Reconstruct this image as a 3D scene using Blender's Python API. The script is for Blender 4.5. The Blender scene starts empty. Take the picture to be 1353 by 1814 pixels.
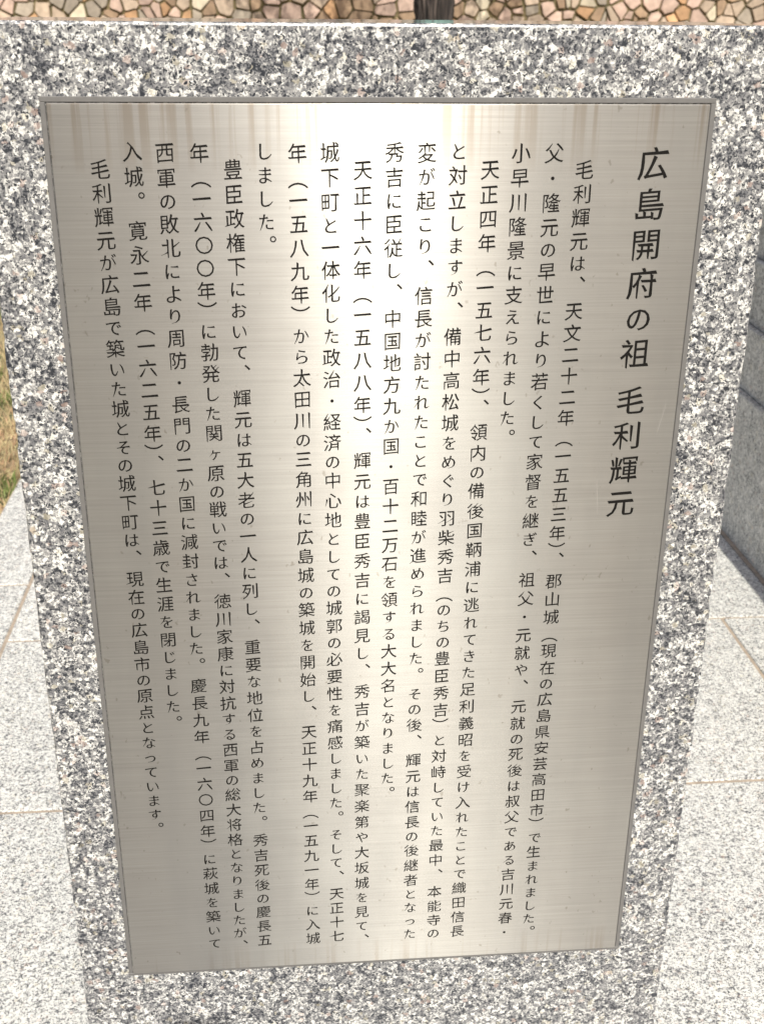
import bpy, bmesh, math, random
from mathutils import Vector, Matrix, noise
import numpy as np
random.seed(7)
R = math.radians
S = bpy.context.scene
COL = S.collection

# ------------------------------------------------------------------ camera, sky, sun, exposure
cam = bpy.data.cameras.new('camera')
cam.sensor_fit = 'AUTO'; cam.sensor_width = 36.0; cam.lens = 41.14
cam.clip_start = 0.004; cam.clip_end = 1500
cam.dof.use_dof = True; cam.dof.focus_distance = 1.12; cam.dof.aperture_fstop = 16.0
camo = bpy.data.objects.new('camera', cam); COL.objects.link(camo)
CAM = Vector((-0.05264, -1.0, 1.3))
rt = Vector((0.99666446, -0.08121076, 0.0080482)); up = Vector((0.02508995, 0.39876631, 0.91670929)); fw = Vector((0.07765601, 0.91344964, -0.39947378))
m = Matrix((rt, up, -fw)).transposed().to_4x4(); m.translation = CAM
camo.matrix_world = m
S.camera = camo

SUN_EL, SUN_AZ = R(47), R(173.4)          # azimuth clockwise from +Y
W = bpy.data.worlds.new("World"); S.world = W; W.use_nodes = True
sky = W.node_tree.nodes.new('ShaderNodeTexSky'); sky.sky_type = 'NISHITA'; sky.sun_disc = False
sky.sun_elevation = SUN_EL; sky.sun_rotation = SUN_AZ; sky.air_density = 0.75; sky.dust_density = 3.5
bg = W.node_tree.nodes['Background']; bg.inputs[1].default_value = 0.13
W.node_tree.links.new(sky.outputs[0], bg.inputs[0])
sl = bpy.data.lights.new('sun', 'SUN'); sl.energy = 5.0; sl.angle = R(0.53); sl.color = (1, 0.965, 0.885)
so = bpy.data.objects.new('sun', sl); COL.objects.link(so)
sd = Vector((math.sin(SUN_AZ)*math.cos(SUN_EL), math.cos(SUN_AZ)*math.cos(SUN_EL), math.sin(SUN_EL)))
so.rotation_euler = sd.to_track_quat('Z', 'Y').to_euler(); so.location = (0, -5, 8)
S.view_settings.view_transform = 'Standard'; S.view_settings.look = 'None'
S.view_settings.gamma = 1; S.view_settings.exposure = 0.12
S.cycles.max_bounces = 6

# ------------------------------------------------------------------ helpers
def link(name, me, parent=None, mat=None):
    o = bpy.data.objects.new(name, me); COL.objects.link(o)
    if mat and me is not None and not me.materials: me.materials.append(mat)
    if parent: o.parent = parent
    return o
def tag(o, label=None, cat=None, group=None, kind=None):
    if label: o['label'] = label
    if cat: o['category'] = cat
    if group: o['group'] = group
    if kind: o['kind'] = kind
    return o
def empty(name, loc=(0, 0, 0)):
    o = bpy.data.objects.new(name, None); COL.objects.link(o); o.location = loc; o.empty_display_size = .1
    return o
def mesh(name, v, f, smooth=False):
    me = bpy.data.meshes.new(name); me.from_pydata([tuple(x) for x in v], [], f); me.validate(); me.update()
    if smooth: me.polygons.foreach_set('use_smooth', [True]*len(me.polygons))
    return me
def box_bm(bm, x0, x1, y0, y1, z0, z1, bev=0, seg=1):
    r = bmesh.ops.create_cube(bm, size=1)
    for v in r['verts']:
        v.co = Vector((x0 if v.co.x < 0 else x1, y0 if v.co.y < 0 else y1, z0 if v.co.z < 0 else z1))
    if bev:
        es = list({e for v in r['verts'] for e in v.link_edges})
        bmesh.ops.bevel(bm, geom=es, offset=bev, segments=seg, affect='EDGES', profile=.6)
def box(name, x0, x1, y0, y1, z0, z1, bev=0, seg=1):
    bm = bmesh.new(); box_bm(bm, x0, x1, y0, y1, z0, z1, bev, seg)
    me = bpy.data.meshes.new(name); bm.to_mesh(me); bm.free(); return me

class NT:
    def __init__(s, name):
        s.m = bpy.data.materials.new(name); s.m.use_nodes = True; s.t = s.m.node_tree
        s.b = s.t.nodes['Principled BSDF']
    def n(s, typ, **k):
        nd = s.t.nodes.new('ShaderNode'+typ)
        for a, v in k.items():
            if hasattr(nd, a): setattr(nd, a, v)
            else: nd.inputs[a.replace('_', ' ')].default_value = v
        return nd
    def l(s, a, b): s.t.links.new(a, b)
    def ramp(s, src, stops, mode='LINEAR'):
        r = s.n('ValToRGB'); r.color_ramp.interpolation = mode
        e = r.color_ramp.elements
        while len(e) < len(stops): e.new(.5)
        for q, (p, c) in zip(e, stops):
            q.position = p; q.color = (*c, 1) if len(c) == 3 else c
        s.l(src, r.inputs[0]); return r.outputs[0]
    def mix(s, fac, a, b, mode='MIX'):
        x = s.n('Mix'); x.data_type = 'RGBA'; x.blend_type = mode
        if isinstance(fac, (int, float)): x.inputs[0].default_value = fac
        else: s.l(fac, x.inputs[0])
        for i, q in ((6, a), (7, b)):
            if isinstance(q, tuple): x.inputs[i].default_value = (*q, 1)
            else: s.l(q, x.inputs[i])
        return x.outputs[2]
    def math(s, op, a, b=0.0, clamp=False):
        x = s.n('Math'); x.operation = op; x.use_clamp = clamp
        for i, q in ((0, a), (1, b)):
            if isinstance(q, (int, float)): x.inputs[i].default_value = q
            else: s.l(q, x.inputs[i])
        return x.outputs[0]
    def bump(s, h, strength, dist):
        x = s.n('Bump'); x.inputs['Strength'].default_value = strength; x.inputs['Distance'].default_value = dist
        s.l(h, x.inputs['Height']); s.l(x.outputs[0], s.b.inputs['Normal']); return x

def G(*v):
    return tuple(v) if len(v) == 3 else (v[0],)*3

def granite(name, cell, stops, rough=.45, dark_mix=.0, bump=.12, bdist=.0006, tint=(1, 1, 1), cluster=.18, spec=.5, jit=False):
    """speckled crystalline granite: random crystals sorted into feldspar, quartz and mica"""
    t = NT(name); tc = t.n('TexCoord'); co = tc.outputs['Object']
    if jit:
        oi = t.n('ObjectInfo'); va = t.n('VectorMath'); va.operation = 'MULTIPLY_ADD'
        t.l(oi.outputs['Random'], va.inputs[0]); va.inputs[1].default_value = (37, 53, 71); t.l(co, va.inputs[2]); co = va.outputs[0]
    nz = t.n('TexNoise'); nz.inputs['Scale'].default_value = .9/cell; nz.inputs['Detail'].default_value = 3; t.l(co, nz.inputs['Vector'])
    sub = t.n('VectorMath'); sub.operation = 'SUBTRACT'; t.l(nz.outputs['Color'], sub.inputs[0]); sub.inputs[1].default_value = (.5, .5, .5)
    sc = t.n('VectorMath'); sc.operation = 'SCALE'; t.l(sub.outputs[0], sc.inputs[0]); sc.inputs['Scale'].default_value = cell*2.1
    ad = t.n('VectorMath'); ad.operation = 'ADD'; t.l(co, ad.inputs[0]); t.l(sc.outputs[0], ad.inputs[1])
    v1 = t.n('TexVoronoi'); v1.inputs['Scale'].default_value = .62/cell; t.l(ad.outputs[0], v1.inputs['Vector'])
    v2 = t.n('TexVoronoi'); v2.inputs['Scale'].default_value = 1.35/cell; t.l(ad.outputs[0], v2.inputs['Vector'])
    s1 = t.n('SeparateColor'); t.l(v1.outputs['Color'], s1.inputs[0]); s2 = t.n('SeparateColor'); t.l(v2.outputs['Color'], s2.inputs[0])
    big = t.n('TexNoise'); big.inputs['Scale'].default_value = .11/cell; big.inputs['Detail'].default_value = 3; t.l(co, big.inputs['Vector'])
    bigv = t.math('MULTIPLY', t.math('SUBTRACT', big.outputs['Fac'], .5), cluster*4)
    fn = t.n('TexNoise'); fn.inputs['Scale'].default_value = .75/cell; fn.inputs['Detail'].default_value = 4; fn.inputs['Roughness'].default_value = .6; t.l(co, fn.inputs['Vector'])
    fv = t.math('ADD', t.math('MULTIPLY', t.math('SUBTRACT', fn.outputs['Fac'], .5), 1.5), .5)
    base = t.math('ADD', t.math('ADD', t.math('ADD', t.math('MULTIPLY', s1.outputs[0], .30), t.math('MULTIPLY', s2.outputs[0], .28)), t.math('MULTIPLY', fv, .42)), bigv)
    c = t.ramp(base, stops)
    # rare pink feldspar and cream crystals
    pk = t.math('GREATER_THAN', s1.outputs[1], .975); c = t.mix(t.math('MULTIPLY', pk, .38), c, (.52, .37, .30))
    yl = t.math('GREATER_THAN', s1.outputs[2], .965); c = t.mix(t.math('MULTIPLY', yl, .35), c, (.62, .56, .40))
    # black mica flecks
    v3 = t.n('TexVoronoi'); v3.inputs['Scale'].default_value = 1.9/cell; t.l(ad.outputs[0], v3.inputs['Vector'])
    s3 = t.n('SeparateColor'); t.l(v3.outputs['Color'], s3.inputs[0])
    mk = t.math('GREATER_THAN', t.math('SUBTRACT', s3.outputs[2], bigv), 1.0-dark_mix)
    c = t.mix(mk, c, (.022, .025, .033))
    # faint weathering
    wz = t.n('TexNoise'); wz.inputs['Scale'].default_value = 5; wz.inputs['Detail'].default_value = 5; t.l(co, wz.inputs['Vector'])
    c = t.mix(1.0, c, t.ramp(wz.outputs['Fac'], [(.3, tuple(.93*q for q in tint)), (.7, tint)]), 'MULTIPLY')
    if jit: c = t.mix(1.0, c, t.ramp(oi.outputs['Random'], [(0, G(.92, .92, .91)), (1, G(1., .99, .96))]), 'MULTIPLY')
    t.l(c, t.b.inputs['Base Color'])
    t.b.inputs['Roughness'].default_value = rough; t.b.inputs['Specular IOR Level'].default_value = spec
    h = t.math('ADD', base, t.math('MULTIPLY', nz.outputs['Fac'], .6))
    t.bump(h, bump, bdist)
    return t.m

def plain(name, col, rough=.6, metal=0., var=.12, scale=30, bump=0.):
    t = NT(name); tc = t.n('TexCoord'); nz = t.n('TexNoise'); nz.inputs['Scale'].default_value = scale; nz.inputs['Detail'].default_value = 5
    t.l(tc.outputs['Object'], nz.inputs['Vector'])
    t.l(t.ramp(nz.outputs['Fac'], [(.25, tuple(c*(1-var) for c in col)), (.75, tuple(min(1, c*(1+var)) for c in col))]), t.b.inputs['Base Color'])
    t.b.inputs['Roughness'].default_value = rough; t.b.inputs['Metallic'].default_value = metal
    if bump: t.bump(nz.outputs['Fac'], bump, .01)
    return t.m

# ------------------------------------------------------------------ materials
M_slab = granite('monument_granite', .0028,
    [(.28, G(.028, .031, .038)), (.35, G(.12, .122, .13)), (.46, G(.20, .20, .203)), (.55, G(.30, .295, .285)), (.62, G(.56, .555, .525)), (.74, G(.76, .75, .71))],
    rough=.34, dark_mix=.13, bump=.10, cluster=.075)
M_pave = granite('paving_granite', .0027,
    [(.26, G(.12, .12, .125)), (.38, G(.30, .298, .29)), (.47, G(.68, .67, .63)), (.75, G(.77, .76, .715))],
    rough=.75, dark_mix=.10, bump=.5, bdist=.0012, cluster=.05, jit=True)
M_block = granite('dark_granite', .0048,
    [(.22, G(.20, .195, .18)), (.38, G(.44, .43, .395)), (.55, G(.58, .565, .52)), (.80, G(.80, .78, .72))],
    rough=.6, dark_mix=.06, bump=.3, cluster=.07, jit=True)
M_grout = plain('grout', (.36, .295, .225), .9, var=.25, scale=60, bump=.3)
M_seal = plain('sealant', (.14, .135, .128), .6, var=.10, scale=120)
M_ink = plain('black_lettering', (.010, .009, .008), .8, var=.1); M_ink.node_tree.nodes['Principled BSDF'].inputs['Specular IOR Level'].default_value = .12

# brushed stainless plate
t = NT('brushed_steel'); tc = t.n('TexCoord')
def stretched(scale, loc=(0, 0, 0), detail=3, rough=.55):
    mp = t.n('Mapping'); mp.inputs['Scale'].default_value = scale; mp.inputs['Location'].default_value = loc; t.l(tc.outputs['Object'], mp.inputs['Vector'])
    n = t.n('TexNoise'); n.inputs['Scale'].default_value = 1; n.inputs['Detail'].default_value = detail; n.inputs['Roughness'].default_value = rough
    t.l(mp.outputs[0], n.inputs['Vector']); return n.outputs['Fac']
fine = stretched((11, 11, 1500)); mid = stretched((6, 6, 520), (3, 1, 7)); blot = stretched((9, 9, 7), (1, 4, 2), 5)
drip = stretched((110, 110, 2.2), (5, 0, 0), 4, .6); drip2 = stretched((38, 38, 1.5), (9, 0, 1), 3)
sx = t.n('SeparateXYZ'); t.l(tc.outputs['Object'], sx.inputs[0])
top = t.n('MapRange'); top.inputs['From Min'].default_value = 1.17; top.inputs['From Max'].default_value = 1.222; t.l(sx.outputs['Z'], top.inputs['Value'])
bot = t.n('MapRange'); bot.inputs['From Min'].default_value = .352; bot.inputs['From Max'].default_value = .318; t.l(sx.outputs['Z'], bot.inputs['Value'])
edge = t.math('MAXIMUM', top.outputs[0], t.math('MULTIPLY', bot.outputs[0], .45))
dmask = t.math('MULTIPLY', t.ramp(t.math('ADD', t.math('MULTIPLY', drip, .65), t.math('MULTIPLY', drip2, .35)), [(.51, G(0.)), (.59, G(1.))]), t.math('POWER', edge, .6))
col = t.ramp(t.math('ADD', t.math('MULTIPLY', fine, .5), t.math('MULTIPLY', mid, .5)), [(.36, G(.318, .306, .285)), (.5, G(.352, .339, .317)), (.64, G(.386, .372, .348))])
col = t.mix(t.ramp(blot, [(.35, G(.0)), (.75, G(.35))]), col, (.37, .37, .345))
col = t.mix(t.math('MULTIPLY', dmask, .7), col, (.25, .21, .165))
spot = stretched((150, 150, 110), (2, 2, 2), 2)
col = t.mix(t.ramp(spot, [(.70, G(0.)), (.76, G(.55))]), col, (.20, .18, .15))
smear = stretched((14, 14, 1.6), (7, 7, 7), 4)
col = t.mix(t.ramp(smear, [(.42, G(0.)), (.70, G(.45))]), col, (.28, .28, .27))
t.l(col, t.b.inputs['Base Color'])
t.b.inputs['Metallic'].default_value = 1.0
t.l(t.ramp(blot, [(.3, G(.325)), (.7, G(.355))]), t.b.inputs['Roughness'])
t.b.inputs['Anisotropic'].default_value = 1.0
t.b.inputs['Anisotropic Rotation'].default_value = .25
tg = t.n('Tangent'); tg.direction_type = 'UV_MAP'; tg.uv_map = 'UVMap'; t.l(tg.outputs[0], t.b.inputs['Tangent'])
t.bump(t.math('ADD', fine, t.math('MULTIPLY', mid, .5)), .06, .0001)
b2 = t.n('BsdfPrincipled'); t.l(col, b2.inputs['Base Color']); b2.inputs['Metallic'].default_value = 1; b2.inputs['Roughness'].default_value = .53
b2.inputs['Anisotropic'].default_value = .62; b2.inputs['Anisotropic Rotation'].default_value = .25; t.l(tg.outputs[0], b2.inputs['Tangent'])
mx = t.n('MixShader'); mx.inputs[0].default_value = .30; t.l(t.b.outputs[0], mx.inputs[1]); t.l(b2.outputs[0], mx.inputs[2])
t.l(mx.outputs[0], t.t.nodes['Material Output'].inputs[0])
M_steel = t.m

# ------------------------------------------------------------------ pavement, kerb, lawn, terrain
ground = mesh('ground', [(-300, -300, -.03), (300, -300, -.03), (300, 300, -.03), (-300, 300, -.03)], [(0, 1, 2, 3)])
t = NT('dry_lawn'); tc = t.n('TexCoord')
n1 = t.n('TexNoise'); n1.inputs['Scale'].default_value = 5.5; n1.inputs['Detail'].default_value = 6; t.l(tc.outputs['Object'], n1.inputs['Vector'])
n2 = t.n('TexNoise'); n2.inputs['Scale'].default_value = 90; n2.inputs['Detail'].default_value = 4; t.l(tc.outputs['Object'], n2.inputs['Vector'])
c1 = t.ramp(n1.outputs['Fac'], [(.38, G(.13, .14, .055)), (.5, G(.27, .23, .12)), (.62, G(.36, .26, .15))])
t.l(t.mix(1, c1, t.ramp(n2.outputs['Fac'], [(.3, G(.5)), (.7, G(1.))]), 'MULTIPLY'), t.b.inputs['Base Color'])
t.b.inputs['Roughness'].default_value = .95; t.bump(n2.outputs['Fac'], .6, .02); M_lawn = t.m
g = link('ground', ground, None, M_lawn); tag(g, kind='structure')

bed = link('pavement', mesh('grout_bed', [(-.85, -1.11, -.0035), (2.6, -1.11, -.0035), (2.6, 3.13, -.0035), (-.85, 3.13, -.0035), (-.85, -1.11, -.028), (2.6, -1.11, -.028), (2.6, 3.13, -.028), (-.85, 3.13, -.028)],
     [(0, 1, 2, 3), (4, 5, 1, 0), (5, 6, 2, 1), (6, 7, 3, 2), (7, 4, 0, 3)]), None, M_grout)
tag(bed, kind='structure')
J = .0042
tile_cache = {}
def tile(x0, x1, y0, y1):
    w, d = round(x1-x0-2*J, 4), round(y1-y0-2*J, 4)
    if (w, d) not in tile_cache:
        me = box('tile', -w/2, w/2, -d/2, d/2, -.0245, 0, .0018, 1); me.materials.append(M_pave); tile_cache[(w, d)] = me
    o = link('tile', tile_cache[(w, d)], bed); o.location = ((x0+x1)/2, (y0+y1)/2, random.uniform(-.0006, .0006))
rows = [-2.928+.606*i for i in range(11)]
for i in range(3, 10):
    y0, y1 = .102+.606*(i-5), .102+.606*(i-4)
    off = .329 if (i-5) % 2 == 0 else -.277
    xs = [-.687]
    x = off-1.212*2
    while x < 2.6:
        if x > -.687+.12 and x < 2.5: xs.append(x)
        x += 1.212
    xs.append(2.6)
    for a, b in zip(xs[:-1], xs[1:]): tile(a, b, y0, y1)
# kerb strip along the lawn
y = -1.11
while y < 3.0:
    tile(-.85, -.687, y, min(y+.9, 3.13)); y += .9

# grass blades along the lawn edge
def blades():
    v = []; f = []; mi = []
    rs = random.Random(3)
    N = 26000
    for i in range(N):
        if i < 19000: x = -.852-abs(rs.gauss(0, .32)); y = rs.uniform(1.2, 4.3)
        else: x = -.852-rs.random()**1.5*3.5; y = rs.uniform(-1.5, 8)
        pn = noise.noise(Vector((x*4, y*4, 0)))
        if rs.random() < .25 and pn < 0: continue
        h = rs.uniform(.012, .045)*(1.25 if pn > .1 else .8); w = rs.uniform(.0012, .003); a = rs.uniform(0, 6.28); lean = rs.uniform(.1, 1.1)*h; b = rs.uniform(0, 6.28)
        dx, dy = math.cos(a)*w, math.sin(a)*w; lx, ly = math.cos(b)*lean, math.sin(b)*lean
        k = len(v); z = -.03
        v += [(x-dx, y-dy, z), (x+dx, y+dy, z), (x+lx*.45+dx*.7, y+ly*.45+dy*.7, z+h*.62), (x+lx*.45-dx*.7, y+ly*.45-dy*.7, z+h*.62), (x+lx, y+ly, z+h*.95)]
        f += [(k, k+1, k+2, k+3), (k+3, k+2, k+4)]
        c = (1 if pn > .12 and rs.random() < .75 else (0 if rs.random() < .7 else 2)); mi += [c, c]
    me = mesh('grass', v, f)
    for nm, cc in (('straw', (.42, .34, .18)), ('green_blade', (.15, .19, .05)), ('rust_straw', (.40, .26, .15))):
        me.materials.append(plain(nm, cc, .7, var=.35, scale=14))
    me.polygons.foreach_set('material_index', mi); return me
tag(link('grass', blades()), 'short dry straw coloured grass with green tufts on the lawn beside the paving', 'grass', kind='stuff')

# ------------------------------------------------------------------ monument
mon = empty('stone_monument', (0, .1, 0))
tag(mon, 'upright speckled grey granite slab carrying a brushed steel inscription plate', 'monument')
def at_mon(o):
    o.parent = mon; o.matrix_parent_inverse = Matrix.Translation((0, -.1, 0)); return o
X0, X1, ZT, TH = -.294, .3615, 1.2848, .2067
def slab():
    per = []; step = .004
    def seg(a, b):
        n = max(2, int((Vector(b)-Vector(a)).length/step))
        for i in range(n): per.append(Vector(a).lerp(Vector(b), i/n))
    seg((X0, 0), (X1, 0)); seg((X1, 0), (X1, ZT)); seg((X1, ZT), (X0, ZT)); seg((X0, ZT), (X0, 0))
    n = len(per); rings = [[], [], [], [], [], []]
    for i, p in enumerate(per):
        nx = -1 if p.x < X0+1e-6 else (1 if p.x > X1-1e-6 else 0); nz = -1 if p.y < 1e-6 else (1 if p.y > ZT-1e-6 else 0)
        if nx and nz: nx *= .7; nz *= .7
        nv = noise.noise(Vector((p.x*60, p.y*60, 1)))+.6*noise.noise(Vector((p.x*190, p.y*190, 5)))
        side = abs(nx) > .5
        chip = max(0, nv-.25)*(.0030 if side else .0009)
        c = (.0022 if side else (.0022 if nz > 0 else .0016))+chip
        out = (noise.noise(Vector((p.x*28, p.y*28, 9)))*.0012-chip*.7 if side else 0)
        for k, (inset, yy) in enumerate(((c*1.1, 0), (c*.35-out, c*.3), (-out, c*1.1), (-out, TH-c), (c*.3-out, TH-.3*c), (c, TH))):
            rings[k].append(Vector((p.x-nx*inset, yy, p.y-nz*inset)))
    v = [q for r in rings for q in r]; f = []
    for k in range(5):
        for i in range(n):
            a, b = k*n+i, k*n+(i+1) % n; f.append((a, b, b+n, a+n))
    f.append(tuple(reversed(range(n)))); f.append(tuple(range(5*n, 6*n)))
    me = mesh('slab', v, f)
    bm = bmesh.new(); bm.from_mesh(me); bmesh.ops.recalc_face_normals(bm, faces=bm.faces); bm.to_mesh(me); bm.free()
    return me
sb = at_mon(link('slab', slab(), None, M_slab))
M_top = granite('polished_top', .0036, [(.27, G(.030, .034, .042)), (.44, G(.20, .195, .19)), (.57, G(.45, .44, .41)), (.72, G(.62, .60, .56))], rough=.07, dark_mix=.14, bump=.0)
sb.data.materials.append(M_top)
for pl in sb.data.polygons:
    if pl.normal.z > .97: pl.material_index = 1

PX0, PX1, PZ0, PZ1 = -.2385, .3027, .3156, 1.2251
SW = .0044
# sealant frame: four strips butted end to end
for (a, b, c_, d) in ((PX0-SW, PX1+SW, PZ1, PZ1+SW), (PX0-SW, PX1+SW, PZ0-SW*.8, PZ0), (PX0-SW, PX0, PZ0, PZ1), (PX1, PX1+SW, PZ0, PZ1)):
    at_mon(link('sealant_strip', box('sealant_strip', a, b, -.0016, .001, c_, d, .0005, 1), None, M_seal))
# steel plate with rolled bright edge
pm = box('plate', PX0+.0006, PX1-.0006, -.0030, .001, PZ0+.0006, PZ1-.0006, .0007, 2)
uv = pm.uv_layers.new(name='UVMap')
for lp in pm.loops:
    co = pm.vertices[lp.vertex_index].co; uv.data[lp.index].uv = (co.x, co.z)
plate = at_mon(link('metal_plate', pm, None, M_steel))

M_scr = plain('scratch_mark', (.33, .31, .285), .7)
for (a, b, c_, d) in ((.2335, .8905, .2368, .857), (.2915, .965, .2865, .938), (.072, 1.054, .0722, 1.045), (.2305, 1.13, .235, 1.1292)):
    w = .00022
    at_mon(link('scratch', mesh('scratch', [(a-w, -.00308, b), (a+w, -.00308, b), ((a+c_)/2+w*1.8, -.00308, (b+d)/2), (c_+w, -.00308, d), (c_-w, -.00308, d), ((a+c_)/2+w*.4, -.00308, (b+d)/2)], [(0, 1, 2, 3, 4, 5)]), None, M_scr))
# ---- lettering: glyph outlines from Blender's built-in font, reshaped towards a brush hand
KANA = set('のにはまでをしたとがやかれらりくてぎあるきけいそなりこめぐちさおじっすえ')
_gl = {}
def glyph(ch, bold):
    key = (ch, bold)
    if key in _gl: return _gl[key]
    cu = bpy.data.curves.new('g', 'FONT'); cu.body = ch; cu.resolution_u = 3
    o = bpy.data.objects.new('g', cu); COL.objects.link(o)
    me = bpy.data.meshes.new_from_object(o)
    bpy.data.objects.remove(o); bpy.data.curves.remove(cu)
    bm = bmesh.new(); bm.from_mesh(me); bpy.data.meshes.remove(me)
    bmesh.ops.remove_doubles(bm, verts=bm.verts, dist=1e-5)
    for f in bm.faces:
        if f.normal.z < 0: f.normal_flip()
    V = {v: v.co.copy() for v in bm.verts}; D = {v: Vector((0, 0, 0)) for v in bm.verts}
    nxt, prv = {}, {}
    for e in bm.edges:
        if len(e.link_faces) == 1:
            lp = e.link_loops[0]; a = lp.vert; b = lp.link_loop_next.vert
            nxt[a] = b; prv[b] = a
    symbol = ch in '︵︶︑︒・〇'
    for v in nxt:
        if v not in prv: continue
        a, b = V[prv[v]], V[nxt[v]]; p = V[v]
        d1 = (p-a); d2 = (b-p)
        n1 = Vector((d1.y, -d1.x, 0)).normalized(); n2 = Vector((d2.y, -d2.x, 0)).normalized()   # outward
        n = n1+n2
        if n.length < 1e-4: continue
        n = n/max(.35, n.length_squared)*2 if n.length > .6 else n
        vert = abs(n.normalized().y)
        thin = (.004 if symbol else -.015*vert+.011) + (.004 if bold else (.005 if ch in KANA else .002))
        w = noise.noise(Vector((p.x*4, p.y*4, ord(ch) % 97)))*.007
        D[v] += n*(thin+(0 if symbol else w))
    if not symbol:
        per = {}
        for v in nxt:
            if v in per: continue
            loop = [v]; q = nxt[v]
            while q is not v and q in nxt and len(loop) < 400: loop.append(q); q = nxt[q]
            L = sum((V[loop[i]]-V[loop[i-1]]).length for i in range(len(loop)))
            for q in loop: per[q] = L
        for v in nxt:
            if per.get(v, 0) < .95: continue
            if v not in prv or nxt[v] not in nxt: continue
            b = nxt[v]; p, q = V[v], V[b]; L = (q-p).length
            if not .035 < L < .115: continue
            pa, qn = V[prv[v]], V[nxt[b]]
            e0, e1, e2 = (p-pa), (q-p), (qn-q)
            if e0.length < .05 or e2.length < .05: continue
            # convex cap: both corners turn left about 90 degrees and the sides run opposite ways
            c0 = e0.normalized().cross(e1.normalized()).z; c1 = e1.normalized().cross(e2.normalized()).z
            if c0 < .55 or c1 < .55: continue
            if e0.normalized().dot(e2.normalized()) > -.75: continue
            out = (e0.normalized()-e2.normalized()).normalized(); mid = (p+q)/2
            ang = math.degrees(math.atan2(out.y, out.x))
            hira = ch in KANA
            if -172 < ang < -102: f0, ln, ex = .86, .42, .045      # sweep to lower left
            elif -75 < ang < -15 and not hira: f0, ln, ex = .45, .10, .03
            elif 20 < ang < 68: f0, ln, ex = .7, .22, .02
            elif hira and not -18 <= ang <= 18: f0, ln, ex = .55, .25, .015
            else: f0 = 0
            if f0:
                for st, nx_, w in ((v, prv, -1), (b, nxt, 1)):
                    cur = st; acc = 0
                    while True:
                        k = f0*max(0, 1-acc/ln)**.8
                        if k <= 0: break
                        # inward: away from the outward side normal
                        o2 = nx_.get(cur)
                        if o2 is None: break
                        sd_ = (V[cur]-V[o2]) if w < 0 else (V[o2]-V[cur])
                        if sd_.length < 1e-6: break
                        sd_.normalize(); nn = Vector((sd_.y, -sd_.x, 0))
                        D[cur] -= nn*(L*.5*k)
                        nxt2 = nx_.get(o2)
                        if nxt2 is None: break
                        step = (V[o2]-V[cur]).length; d2_ = (V[nxt2]-V[o2])
                        if d2_.length < 1e-6 or (V[o2]-V[cur]).normalized().dot(d2_.normalized()) < .8: break
                        acc += step; cur = o2
                        if cur is v or cur is b: break
                D[v] += out*ex; D[b] += out*ex
            elif -18 <= ang <= 18:                        # right end of a horizontal: pressed stop
                lo, hi = (v, b) if p.y < q.y else (b, v)
                D[lo] += Vector((.008, -.016, 0)); D[hi] += Vector((-.040, .014, 0))
            elif ang > 160 or ang < -160:                 # left start
                lo, hi = (v, b) if p.y < q.y else (b, v)
                D[hi] += Vector((-.014, .014, 0)); D[lo] += Vector((.028, .004, 0))
            elif 65 < ang < 115:                          # top of a vertical
                le, ri = (v, b) if p.x < q.x else (b, v)
                D[le] += Vector((-.018, .020, 0)); D[ri] += Vector((.004, -.020, 0))
            elif -105 <= ang <= -75:                      # foot of a vertical
                le, ri = (v, b) if p.x < q.x else (b, v)
                D[le] += Vector((.014, .022, 0)); D[ri] += Vector((-.010, -.008, 0))
    kana = ch in KANA; s = .88 if kana else 1.0
    sh = 0 if symbol else (.04 if kana else .078)
    vs = []
    idx = {}
    for i, v in enumerate(bm.verts):
        p = V[v]+D[v]; x, y = p.x-.5, p.y-.36
        if ch == 'ヶ': s = .8
        x *= s*(.96 if not symbol else 1); y *= s
        y += x*sh
        if ch == '〇': x *= .93; y *= .93
        if ch in '︑': x = x*1.0+.02; y = y*1.0-.02
        if ch in '︵': y += -.05
        if ch in '・': x *= .8; y *= .8
        vs.append((x, y)); idx[v] = i
    fs = [tuple(idx[v] for v in f.verts) for f in bm.faces]
    bm.free(); _gl[key] = (vs, fs); return _gl[key]

VMAP = {'（': '︵', '）': '︶', '、': '︑', '。': '︒'}
def adv(c, nx):
    if c == '）': return .55 if nx == '、' else .95
    if c == '、': return 1.15
    if c == '。': return 1.1
    if c == 'の': return .88
    if c == '（': return .95
    if c == '一': return .95
    if c in KANA: return .95
    return 1.02
def column(text, x0, z0, x1, z1, em, last, name, bold=False, label=None):
    """characters from (x0,z0) (first) down to (x1,z1) (the character called last)"""
    cs = list(text); pos = [0.]
    for i in range(1, len(cs)):
        a, b = cs[i-1], cs[i]
        if a == ' ' or b == ' ': pos.append(pos[-1]+.67)
        elif b in '、。' : pos.append(pos[-1]+((.97+adv(a, b))/2 if a != '）' else .52))
        elif a in '、。': pos.append(pos[-1]+1.2 if b not in KANA else pos[-1]+1.15)
        elif b == '）': pos.append(pos[-1]+.92)
        else: pos.append(pos[-1]+(adv(a, b)+adv(b, ''))/2)
    e = pos[last]
    V = []; F = []
    for c, p in zip(cs, pos):
        if c in ' 　': continue
        u = p/e; cx = x0+(x1-x0)*u; cz = z0+(z1-z0)*u
        vs, fs = glyph(VMAP.get(c, c), bold); k = len(V)
        for (gx, gy) in vs: V.append((cx+gx*em, -.00315, cz+gy*em))
        F += [tuple(k+i for i in f) for f in fs]
    o = at_mon(link(name, mesh(name, V, F), None, M_ink))
    if label: o['label'] = label
    return o
column('広島開府の祖 毛利輝元', .2584, 1.1769, .2584, .8664, .0288, -1, 'title_lettering', True, 'large bold title column')
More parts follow.
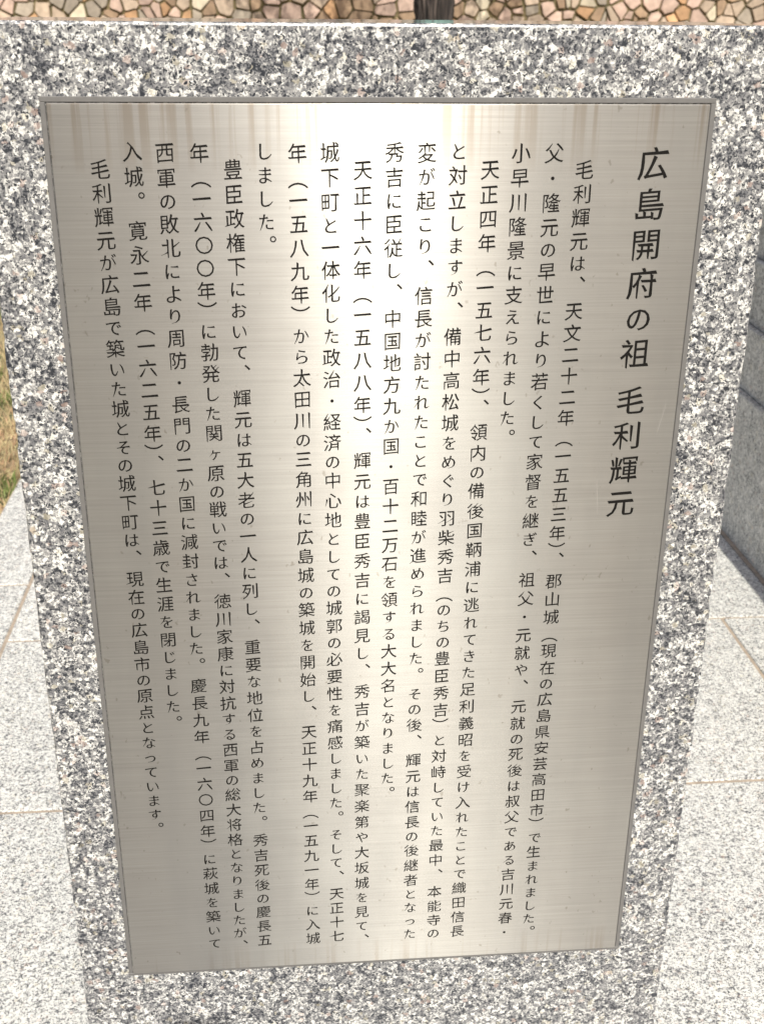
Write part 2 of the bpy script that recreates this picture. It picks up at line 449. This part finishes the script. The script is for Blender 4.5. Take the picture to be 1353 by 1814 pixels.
COLS = [
 ('毛利輝元は、天文二十二年（一五五三年）、郡山城（現在の広島県安芸高田市）で生まれました。', .1997, 1.1720, .3652, -2),
 ('父・隆元の早世により若くして家督を継ぎ、祖父・元就や、元就の死後は叔父である吉川元春・', .1732, 1.1856, .3677, -2),
 ('小早川隆景に支えられました。', .1454, 1.1856, .9539, -2),
 ('天正四年（一五七六年）、領内の備後国鞆浦に逃れてきた足利義昭を受け入れたことで織田信長', .1200, 1.1724, .3526, -1),
 ('と対立しますが、備中高松城をめぐり羽柴秀吉（のちの豊臣秀吉）と対峙していた最中、本能寺の', .0932, 1.1871, .3512, -1),
 ('変が起こり、信長が討たれたことで和睦が進められました。その後、輝元は信長の後継者となった', .0668, 1.1860, .3523, -1),
 ('秀吉に臣従し、中国地方九か国・百十二万石を領する大大名となりました。', .0400, 1.1863, .5626, -2),
 ('天正十六年（一五八八年）、輝元は豊臣秀吉に謁見し、秀吉が築いた聚楽第や大坂城を見て、', .0138, 1.1724, .3671, -2),
 ('城下町と一体化した政治・経済の中心地としての城郭の必要性を痛感しました。そして、天正十七', -.0134, 1.1863, .3545, -1),
 ('年（一五八九年）から太田川の三角州に広島城の築城を開始し、天正十九年（一五九一年）に入城', -.0398, 1.1857, .3531, -1),
 ('しました。', -.0668, 1.1873, 1.1305, -2),
 ('豊臣政権下において、輝元は五大老の一人に列し、重要な地位を占めました。秀吉死後の慶長五', -.0928, 1.1730, .3544, -1),
 ('年（一六〇〇年）に勃発した関ヶ原の戦いでは、徳川家康に対抗する西軍の総大将格となりましたが、', -.1192, 1.1860, .3665, -2),
 ('西軍の敗北により周防・長門の二か国に減封されました。慶長九年（一六〇四年）に萩城を築いて', -.1470, 1.1863, .3533, -1),
 ('入城。寛永二年（一六二五年）、七十三歳で生涯を閉じました。', -.1732, 1.1874, .6595, -2),
 ('毛利輝元が広島で築いた城とその城下町は、現在の広島市の原点となっています。', -.1997, 1.1733, .5294, -2)]
for tx, x, z0, z1, last in COLS:
    column(tx, x, z0, x, z1, .0172, last, 'text_column')

# ------------------------------------------------------------------ dark granite block beside the slab (right)
blk = empty('granite_plinth', (1.38, 1.7, 0)); tag(blk, 'low dark grey granite plinth wall of stacked courses standing right of the slab', 'plinth')
def at_blk(o):
    o.parent = blk; o.matrix_parent_inverse = Matrix.Translation((-1.38, -1.7, 0)); return o
zs = [.004, .386, .548, .708, .868, 1.03]; ins = [0, .018, .034, .050]
for k in range(4):
    ys = [.55, 1.45+.25*(k % 2)-.1, 2.9] if k else [.55, 1.15, 2.9]
    for a, b in zip(ys[:-1], ys[1:]):
        me = box('stone_course', 1.1025+ins[k], 1.75-ins[k], a+.0015, b-.0015, zs[k]+(.0006 if k else 0), zs[k+1]-.0006, .003, 2)
        at_blk(link('stone_course', me, None, M_block))
at_blk(link('mortar_joint', box('mortar_joint', 1.0925, 1.104, .55, 2.9, -.003, .0045), None, M_grout))

# ------------------------------------------------------------------ rubble wall behind
WY = 20.0
wall = empty('rubble_wall', (2, WY, 0)); tag(wall, 'long rubble stone wall of tan, pink and orange stones with mossy joints behind the slab', 'wall')
t = NT('wall_mortar'); tc = t.n('TexCoord'); n1 = t.n('TexNoise'); n1.inputs['Scale'].default_value = 4; n1.inputs['Detail'].default_value = 8; t.l(tc.outputs['Object'], n1.inputs['Vector'])
t.l(t.ramp(n1.outputs['Fac'], [(.35, G(.08, .07, .03)), (.5, G(.13, .105, .05)), (.65, G(.20, .155, .08))]), t.b.inputs['Base Color']); t.b.inputs['Roughness'].default_value = .95; t.bump(n1.outputs['Fac'], .8, .05)
M_mort = t.m
HX0, HX1, HZ = -9.0, 14.0, 3.0
me = box('mortar_core', HX0, HX1, WY+.0, WY+.6, -.03, HZ-.04)
core = link('mortar_core', me, wall, M_mort); core.matrix_parent_inverse = Matrix.Translation((-2, -WY, 0))
def stone_mat(name, c):
    t = NT(name); tc = t.n('TexCoord'); oi = t.n('ObjectInfo')
    va = t.n('VectorMath'); va.operation = 'MULTIPLY_ADD'; t.l(oi.outputs['Random'], va.inputs[0]); va.inputs[1].default_value = (31, 17, 23); t.l(tc.outputs['Object'], va.inputs[2])
    a = t.n('TexNoise'); a.inputs['Scale'].default_value = 7; a.inputs['Detail'].default_value = 8; a.inputs['Roughness'].default_value = .65; t.l(va.outputs[0], a.inputs['Vector'])
    c1 = t.ramp(a.outputs['Fac'], [(.3, tuple(q*.68 for q in c)), (.55, c), (.75, tuple(min(.8, q*1.25) for q in c))])
    hsv = t.n('HueSaturation'); t.l(c1, hsv.inputs['Color']); t.l(t.math('ADD', t.math('MULTIPLY', oi.outputs['Random'], .5), .75), hsv.inputs['Value'])
    t.l(hsv.outputs[0], t.b.inputs['Base Color']); t.b.inputs['Roughness'].default_value = .9; t.bump(a.outputs['Fac'], .5, .02); return t.m
SM = [stone_mat('stone_pink', (.47, .34, .27)), stone_mat('stone_orange', (.50, .30, .16)), stone_mat('stone_grey', (.33, .28, .22)), stone_mat('stone_cream', (.52, .45, .33)), stone_mat('stone_brown', (.32, .22, .14)), stone_mat('stone_tan', (.45, .35, .26))]
def clip(poly, mid, nrm):
    out = []
    for i in range(len(poly)):
        a, b = poly[i], poly[(i+1) % len(poly)]; da = (a-mid).dot(nrm); db = (b-mid).dot(nrm)
        if da <= 0: out.append(a)
        if (da < 0 < db) or (db < 0 < da): out.append(a.lerp(b, da/(da-db)))
    return out
def stone_mesh(poly, c, rs):
    # rounded stone: outline rings from the back to a domed face
    pts = []
    n = len(poly)
    for i in range(n):
        a, b = poly[i], poly[(i+1) % n]
        pts.append(a.lerp(b, .08)); pts.append(a.lerp(b, .92))
    pts = [p+Vector((rs.uniform(-.011, .011), rs.uniform(-.011, .011))) for p in pts]
    n = len(pts); v = []; f = []
    d = rs.uniform(.025, .07)
    for (s, yy) in ((1.0, .03), (.98, -d*.6), (.93, -d)):
        for p in pts:
            q = c+(p-c)*s; v.append((q.x-c.x, yy+(rs.uniform(-.012, .012) if s < .9 else 0), q.y-c.y))
    v.append((0, -d*rs.uniform(.95, 1.1), 0))
    for k in range(2):
        for i in range(n):
            j = (i+1) % n; f.append((k*n+i, k*n+j, (k+1)*n+j, (k+1)*n+i))
    for i in range(n): f.append((2*n+i, 2*n+(i+1) % n, 3*n))
    return v, f
rs = random.Random(11); cells = []
sites = []; hy = .21; nr = int(HZ/hy)+1
for r in range(nr):
    x = HX0+rs.uniform(0, .3)
    while x < HX1:
        w = rs.choice([.08, .13, .17, .22, .27, .33, .43]); sites.append(Vector((x+w/2, r*hy+hy/2+rs.uniform(-.14, .14)))); x += w
joined = ([], [], [])
cand = []
for i, s in enumerate(sites):
    poly = [Vector((s.x-.45, s.y-.45)), Vector((s.x+.45, s.y-.45)), Vector((s.x+.45, s.y+.45)), Vector((s.x-.45, s.y+.45))]
    for j, q in enumerate(sites):
        if i == j or abs(q.x-s.x) > .9 or abs(q.y-s.y) > .9: continue
        d = q-s; poly = clip(poly, (s+q)/2, d.normalized())
        if len(poly) < 3: break
    if len(poly) < 3: continue
    poly = clip(poly, Vector((0, HZ)), Vector((0, 1))); poly = clip(poly, Vector((0, -.02)), Vector((0, -1)))
    if len(poly) < 3: continue
    c = sum(poly, Vector((0, 0)))/len(poly)
    g = rs.uniform(.010, .030)
    poly = [c+(p-c)*(1-g/max(.05, (p-c).length)) for p in poly]
    cand.append((abs(c.y-1.22)*3+abs(c.x-1.8)*.32, c, poly))
cand.sort(key=lambda q: q[0])
for k, (_, c, poly) in enumerate(cand):
    v, f = stone_mesh(poly, c, rs); mi = rs.choices(range(6), (28, 10, 22, 8, 18, 30))[0]
    if k < 290:
        o = link('stone', mesh('stone', v, f, False), wall, SM[mi]); o.matrix_parent_inverse = Matrix.Translation((-2, -WY, 0)); o.location = (c.x, WY, c.y)
    else:
        b = len(joined[0]); joined[0].extend([(p[0]+c.x, p[1]+WY, p[2]+c.y) for p in v]); joined[1].extend([tuple(b+i for i in q) for q in f]); joined[2].extend([mi]*len(f))
me = mesh('outer_stones', joined[0], joined[1], False)
for q in SM: me.materials.append(q)
me.polygons.foreach_set('material_index', joined[2])
o = link('outer_stones', me, wall); o.matrix_parent_inverse = Matrix.Translation((-2, -WY, 0)); o['kind'] = 'stuff'

# ------------------------------------------------------------------ tree in front of the wall
TX, TY = 1.74, 14.0
tree = empty('tree', (TX, TY, 0)); tag(tree, 'tree with dark deeply furrowed trunk and a teal band, in front of the rubble wall', 'tree')
t = NT('bark'); tc = t.n('TexCoord'); mp = t.n('Mapping'); mp.inputs['Scale'].default_value = (30, 30, 1.6); t.l(tc.outputs['Object'], mp.inputs[0])
n1 = t.n('TexNoise'); n1.inputs['Scale'].default_value = 1; n1.inputs['Detail'].default_value = 8; t.l(mp.outputs[0], n1.inputs['Vector'])
t.l(t.ramp(n1.outputs['Fac'], [(.36, G(.010, .008, .007)), (.52, G(.035, .027, .023)), (.66, G(.12, .095, .08))]), t.b.inputs['Base Color']); t.b.inputs['Roughness'].default_value = .95; t.bump(n1.outputs['Fac'], .8, .03)
M_bark = t.m
def tube(path, radii, seg, furrow=0):
    v = []; f = []
    for k, (p, r) in enumerate(zip(path, radii)):
        d = (path[min(k+1, len(path)-1)]-path[max(k-1, 0)]).normalized(); a = d.orthogonal().normalized() if abs(d.z) < .9 else Vector((1, 0, 0)); a = (a-d*a.dot(d)).normalized(); b = d.cross(a)
        for i in range(seg):
            th = 2*math.pi*i/seg
            fr = 1
            if furrow:
                ph = th*9+1.2*noise.noise(Vector((math.cos(th)*1.5, math.sin(th)*1.5, p.z*1.3)))*3
                fr = 1-furrow*abs(math.sin(ph/1))**.6*.9+furrow*.6*noise.noise(Vector((math.cos(th)*6, math.sin(th)*6, p.z*5)))
            v.append(p+(a*math.cos(th)+b*math.sin(th))*r*fr)
    for k in range(len(path)-1):
        for i in range(seg):
            j = (i+1) % seg; f.append((k*seg+i, k*seg+j, (k+1)*seg+j, (k+1)*seg+i))
    f.append(tuple(range((len(path)-1)*seg, len(path)*seg)))
    return v, f
path = [Vector((0, 0, z*.09-.05)) + Vector((.05*math.sin(z*.09*1.1), 0, 0)) for z in range(0, 42)]
rad = [.268+.13*math.exp(-z*.09/.25)-.012*z*.09 for z in range(0, 42)]
v, f = tube(path, rad, 120, .24)
tr = link('trunk', mesh('trunk', v, f, True), tree, M_bark)
bv = []; bf = []
vv, ff = tube([Vector((.05*math.sin(z*1.1), 0, z)) for z in (1.46, 1.47, 1.6, 1.72, 1.73)], [.226, .234, .234, .232, .224], 48)
link('trunk_band', mesh('trunk_band', vv, ff, True), tree, plain('teal_band', (.22, .42, .38), .6, var=.15))
rs = random.Random(5); tips = []
lv, lf = [], []
def limb(p, d, L, r, dep):
    pts = [p]; rr = [r]
    for i in range(5):
        d = (d+Vector((rs.uniform(-.2, .2), rs.uniform(-.2, .2), rs.uniform(-.05, .2)))).normalized(); pts.append(pts[-1]+d*L/5); rr.append(r*(1-.13*(i+1)))
        if dep < 2 and i >= 1 and rs.random() < .8:
            limb(pts[-1], (d+Vector((rs.uniform(-.9, .9), rs.uniform(-.9, .9), rs.uniform(-.2, .5)))).normalized(), L*.6, r*.5, dep+1)
    v, f = tube(pts, rr, 8); k = len(lv); lv.extend(v); lf.extend([tuple(k+i for i in q) for q in f]); tips.extend(pts[2:])
for i in range(6):
    a = i*1.05+.3; limb(Vector((.0, 0, 3.1+.1*i)), Vector((math.cos(a), math.sin(a), .75)).normalized(), 2.6, .11, 0)
link('limb', mesh('limb', lv, lf, True), tree, M_bark)
cv = []; cf = []
for i in range(9000):
    p = rs.choice(tips)+Vector((rs.gauss(0, .28), rs.gauss(0, .28), rs.gauss(0, .22))); a = Vector((rs.gauss(0, 1), rs.gauss(0, 1), rs.gauss(0, 1))).normalized(); b = a.orthogonal().normalized()
    L = rs.uniform(.04, .075); k = len(cv); cv += [p, p+b*L*.35+a*L*.6, p+a*L*1.3, p-b*L*.35+a*L*.6]; cf.append((k, k+1, k+2, k+3))
link('crown', mesh('crown', cv, cf), tree, plain('leaves', (.07, .10, .03), .6, var=.5, scale=3))

def copy_tree(o, parent=None):
    c = o.copy(); COL.objects.link(c)
    if parent: c.parent = parent
    for ch in o.children: copy_tree(ch, c)
    return c
for (x, y, rz, sc, lb) in ((-2.9, -14, 1.0, 1.25, 'tree far behind the person, left of the three mirrored in the plate'), (6.6, -15.5, 2.2, 1.3, 'tree far behind the person, middle of the three mirrored in the plate'), (12, -20, 4.0, 1.3, 'tree far behind the person, right of the three mirrored in the plate')):  # unseen trees, added only to put darker bands in the steel's reflection
    c = copy_tree(tree); c.location = (x, y, -.03); c.rotation_euler.z = rz; c.scale = (sc,)*3; c['label'] = lb
    for ch in list(c.children):
        if ch.name.startswith('trunk_band'): bpy.data.objects.remove(ch)

# ------------------------------------------------------------------ photographer, mirrored as the dark band in the plate
PXC, PYC = -.045, -1.54
per = empty('person', (PXC, PYC, 0)); tag(per, 'person in dark jacket and grey trousers standing before the plate holding up a phone', 'person')
def skin_obj(name, verts, edges, radii, mat, parent, sub=2, root=0):
    me = bpy.data.meshes.new(name); me.from_pydata(verts, edges, []); me.update()
    o = link(name, me, parent, mat); o.matrix_parent_inverse = Matrix.Translation((-PXC, -PYC, 0))
    md = o.modifiers.new('skin', 'SKIN'); md.use_smooth_shade = True
    if not me.skin_vertices: me.skin_vertices.new()
    sv = me.skin_vertices[0].data
    for i, r in enumerate(radii): sv[i].radius = r if isinstance(r, tuple) else (r, r); sv[i].use_root = (i == root)
    sm = o.modifiers.new('sub', 'SUBSURF'); sm.levels = sub; sm.render_levels = sub
    return o
class Sk:
    def __init__(s): s.v, s.e, s.r = [], [], []
    def add(s, p, r, prev=None):
        s.v.append(tuple(p)); s.r.append(r)
        if prev is not None: s.e.append((prev, len(s.v)-1))
        return len(s.v)-1
    def chain(s, pts, prev):
        for p, r in pts: prev = s.add(p, r, prev)
        return prev
M_skin = plain('skin', (.55, .36, .26), .5, var=.06); M_jacket = plain('jacket_cloth', (.030, .034, .045), .9, var=.25, scale=60); M_trouser = plain('trouser_cloth', (.13, .13, .14), .9, var=.2, scale=60)
M_hair = plain('hair', (.012, .010, .009), .5, var=.3, scale=90); M_shoe = plain('shoe_leather', (.05, .045, .04), .6)
X, Y = PXC, PYC
B = Sk(); pel = B.add((X, Y, .86), (.13, .10))
ch = B.chain([((X, Y, 1.0), (.12, .085)), ((X, Y+.01, 1.17), (.145, .095)), ((X, Y+.01, 1.27), (.12, .07))], pel)
nk = B.chain([((X, Y+.02, 1.335), .05), ((X, Y+.04, 1.39), .052)], ch)
hd = B.chain([((X, Y+.055, 1.44), (.062, .075)), ((X, Y+.045, 1.51), (.074, .09)), ((X, Y+.03, 1.575), (.055, .065))], nk)
B.add((X, Y+.15, 1.455), .012, hd-1)
for s in (-1, 1):
    B.add((X+s*.083, Y+.04, 1.475), .014, hd-1)
    B.chain([((X+s*.09, Y, .80), (.085, .09)), ((X+s*.10, Y+.015, .62), .075), ((X+s*.10, Y+.02, .45), .055), ((X+s*.105, Y-.005, .30), .05), ((X+s*.11, Y-.02, .09), .036), ((X+s*.12, Y+.06, .045), (.038, .028)), ((X+s*.13, Y+.15, .03), (.032, .018))], pel)
    el = B.chain([((X+s*.175, Y+.01, 1.265), .055), ((X+s*.215, Y+.06, 1.13), .044), ((X+s*.225, Y+.13, 1.02), .038)], ch)
    hx = CAM.x+s*.062
    wr = B.chain([((X+s*.17, Y+.24, 1.09), .035), ((hx+s*.022, -1.115, 1.165), .025)], el)
    pal = B.add((hx+s*.006, -1.066, 1.205), (.016, .030), wr)
ph_c = CAM-fw*.0095-up*.058
body = skin_obj('body', B.v, B.e, B.r, M_skin, per)
for s in (-1, 1):
    hx = CAM.x+s*.048
    for k, (L, rr) in enumerate(((.98, .0080), (1.06, .0084), (1.0, .0080), (.80, .0068))):
        base = ph_c+rt*(s*.050)+up*(-.005-.019*k)-fw*.030
        F = Sk(); a = F.add(base-fw*.012-up*.004, rr*1.1)
        F.chain([(base, rr), (base+rt*s*.004+fw*.024*L, rr), (base-rt*s*.008+fw*.040*L, rr*.93), (base-rt*s*.024*L+fw*.042, rr*.85)], a)
        skin_obj('finger', F.v, F.e, F.r, M_skin, body, 1).matrix_parent_inverse = Matrix()
    base = ph_c+rt*(s*.052)-up*.060-fw*.030
    F = Sk(); a = F.add(base, .012); F.chain([(base-rt*s*.010+up*.014+fw*.004, .0105), (base-rt*s*.028+up*.034+fw*.010, .0095), (base-rt*s*.036+up*.050+fw*.014, .0082)], a)
    skin_obj('thumb', F.v, F.e, F.r, M_skin, body, 1).matrix_parent_inverse = Matrix()
Jk = Sk(); j0 = Jk.add((X, Y, .80), (.165, .125)); c2 = Jk.chain([((X, Y, .98), (.155, .115)), ((X, Y+.01, 1.17), (.175, .12)), ((X, Y+.01, 1.275), (.135, .085))], j0)
Jk.chain([((X, Y+.02, 1.34), .068)], c2)
for s in (-1, 1):
    Jk.chain([((X+s*.18, Y+.01, 1.265), .070), ((X+s*.22, Y+.06, 1.13), .060), ((X+s*.23, Y+.13, 1.02), .053), ((X+s*.172, Y+.24, 1.088), .047), ((CAM.x+s*.098, -1.140, 1.145), .036)], c2)
skin_obj('jacket', Jk.v, Jk.e, Jk.r, M_jacket, per)
T = Sk(); t0 = T.add((X, Y, .88), (.14, .11))
for s in (-1, 1):
    T.chain([((X+s*.09, Y, .78), (.098, .10)), ((X+s*.10, Y+.015, .62), .090), ((X+s*.10, Y+.02, .45), .072), ((X+s*.108, Y-.005, .28), .068), ((X+s*.11, Y-.015, .09), .062)], t0)
skin_obj('trousers', T.v, T.e, T.r, M_trouser, per)
for s in (-1, 1):
    F = Sk(); a = F.add((X+s*.112, Y-.04, .05), .045); F.chain([((X+s*.12, Y+.05, .045), (.048, .04)), ((X+s*.13, Y+.16, .032), (.040, .028))], a)
    skin_obj('shoe', F.v, F.e, F.r, M_shoe, per)
H = Sk(); a = H.add((X, Y-.005, 1.44), (.065, .05)); H.chain([((X, Y+.01, 1.52), (.088, .085)), ((X, Y+.025, 1.59), (.068, .075))], a)
skin_obj('hair', H.v, H.e, H.r, M_hair, body).matrix_parent_inverse = Matrix()
M_eye = plain('eye', (.03, .02, .02), .2)
for s in (-1, 1):
    me = bpy.data.meshes.new('eye'); bm = bmesh.new(); bmesh.ops.create_uvsphere(bm, u_segments=12, v_segments=8, radius=.011); bm.to_mesh(me); bm.free()
    o = link('eye', me, body, M_eye); o.location = (X+s*.03, Y+.128, 1.485)
me = box('lips', X-.022, X+.022, Y+.112, Y+.128, 1.418, 1.430, .005, 2); link('lips', me, body, plain('lip', (.45, .2, .17), .4))

ph = bpy.data.objects.new('smartphone', None); COL.objects.link(ph); ph.matrix_world = Matrix.Translation(ph_c) @ Matrix((rt, up, -fw)).transposed().to_4x4()
tag(ph, 'black smartphone held upright in both hands of the person', 'phone')
M_ph = plain('phone_case', (.02, .02, .022), .3)
link('phone_body', box('phone_body', -.037, .037, -.076, .076, -.004, .004, .0035, 3), ph, M_ph)
link('screen', box('screen', -.034, .034, -.072, .072, .0041, .0045), ph, plain('screen_glass', (.01, .01, .012), .05))
link('camera_lens', box('camera_lens', -.012, .012, .046, .068, -.0052, -.0041, .0008, 2), ph, M_ph)
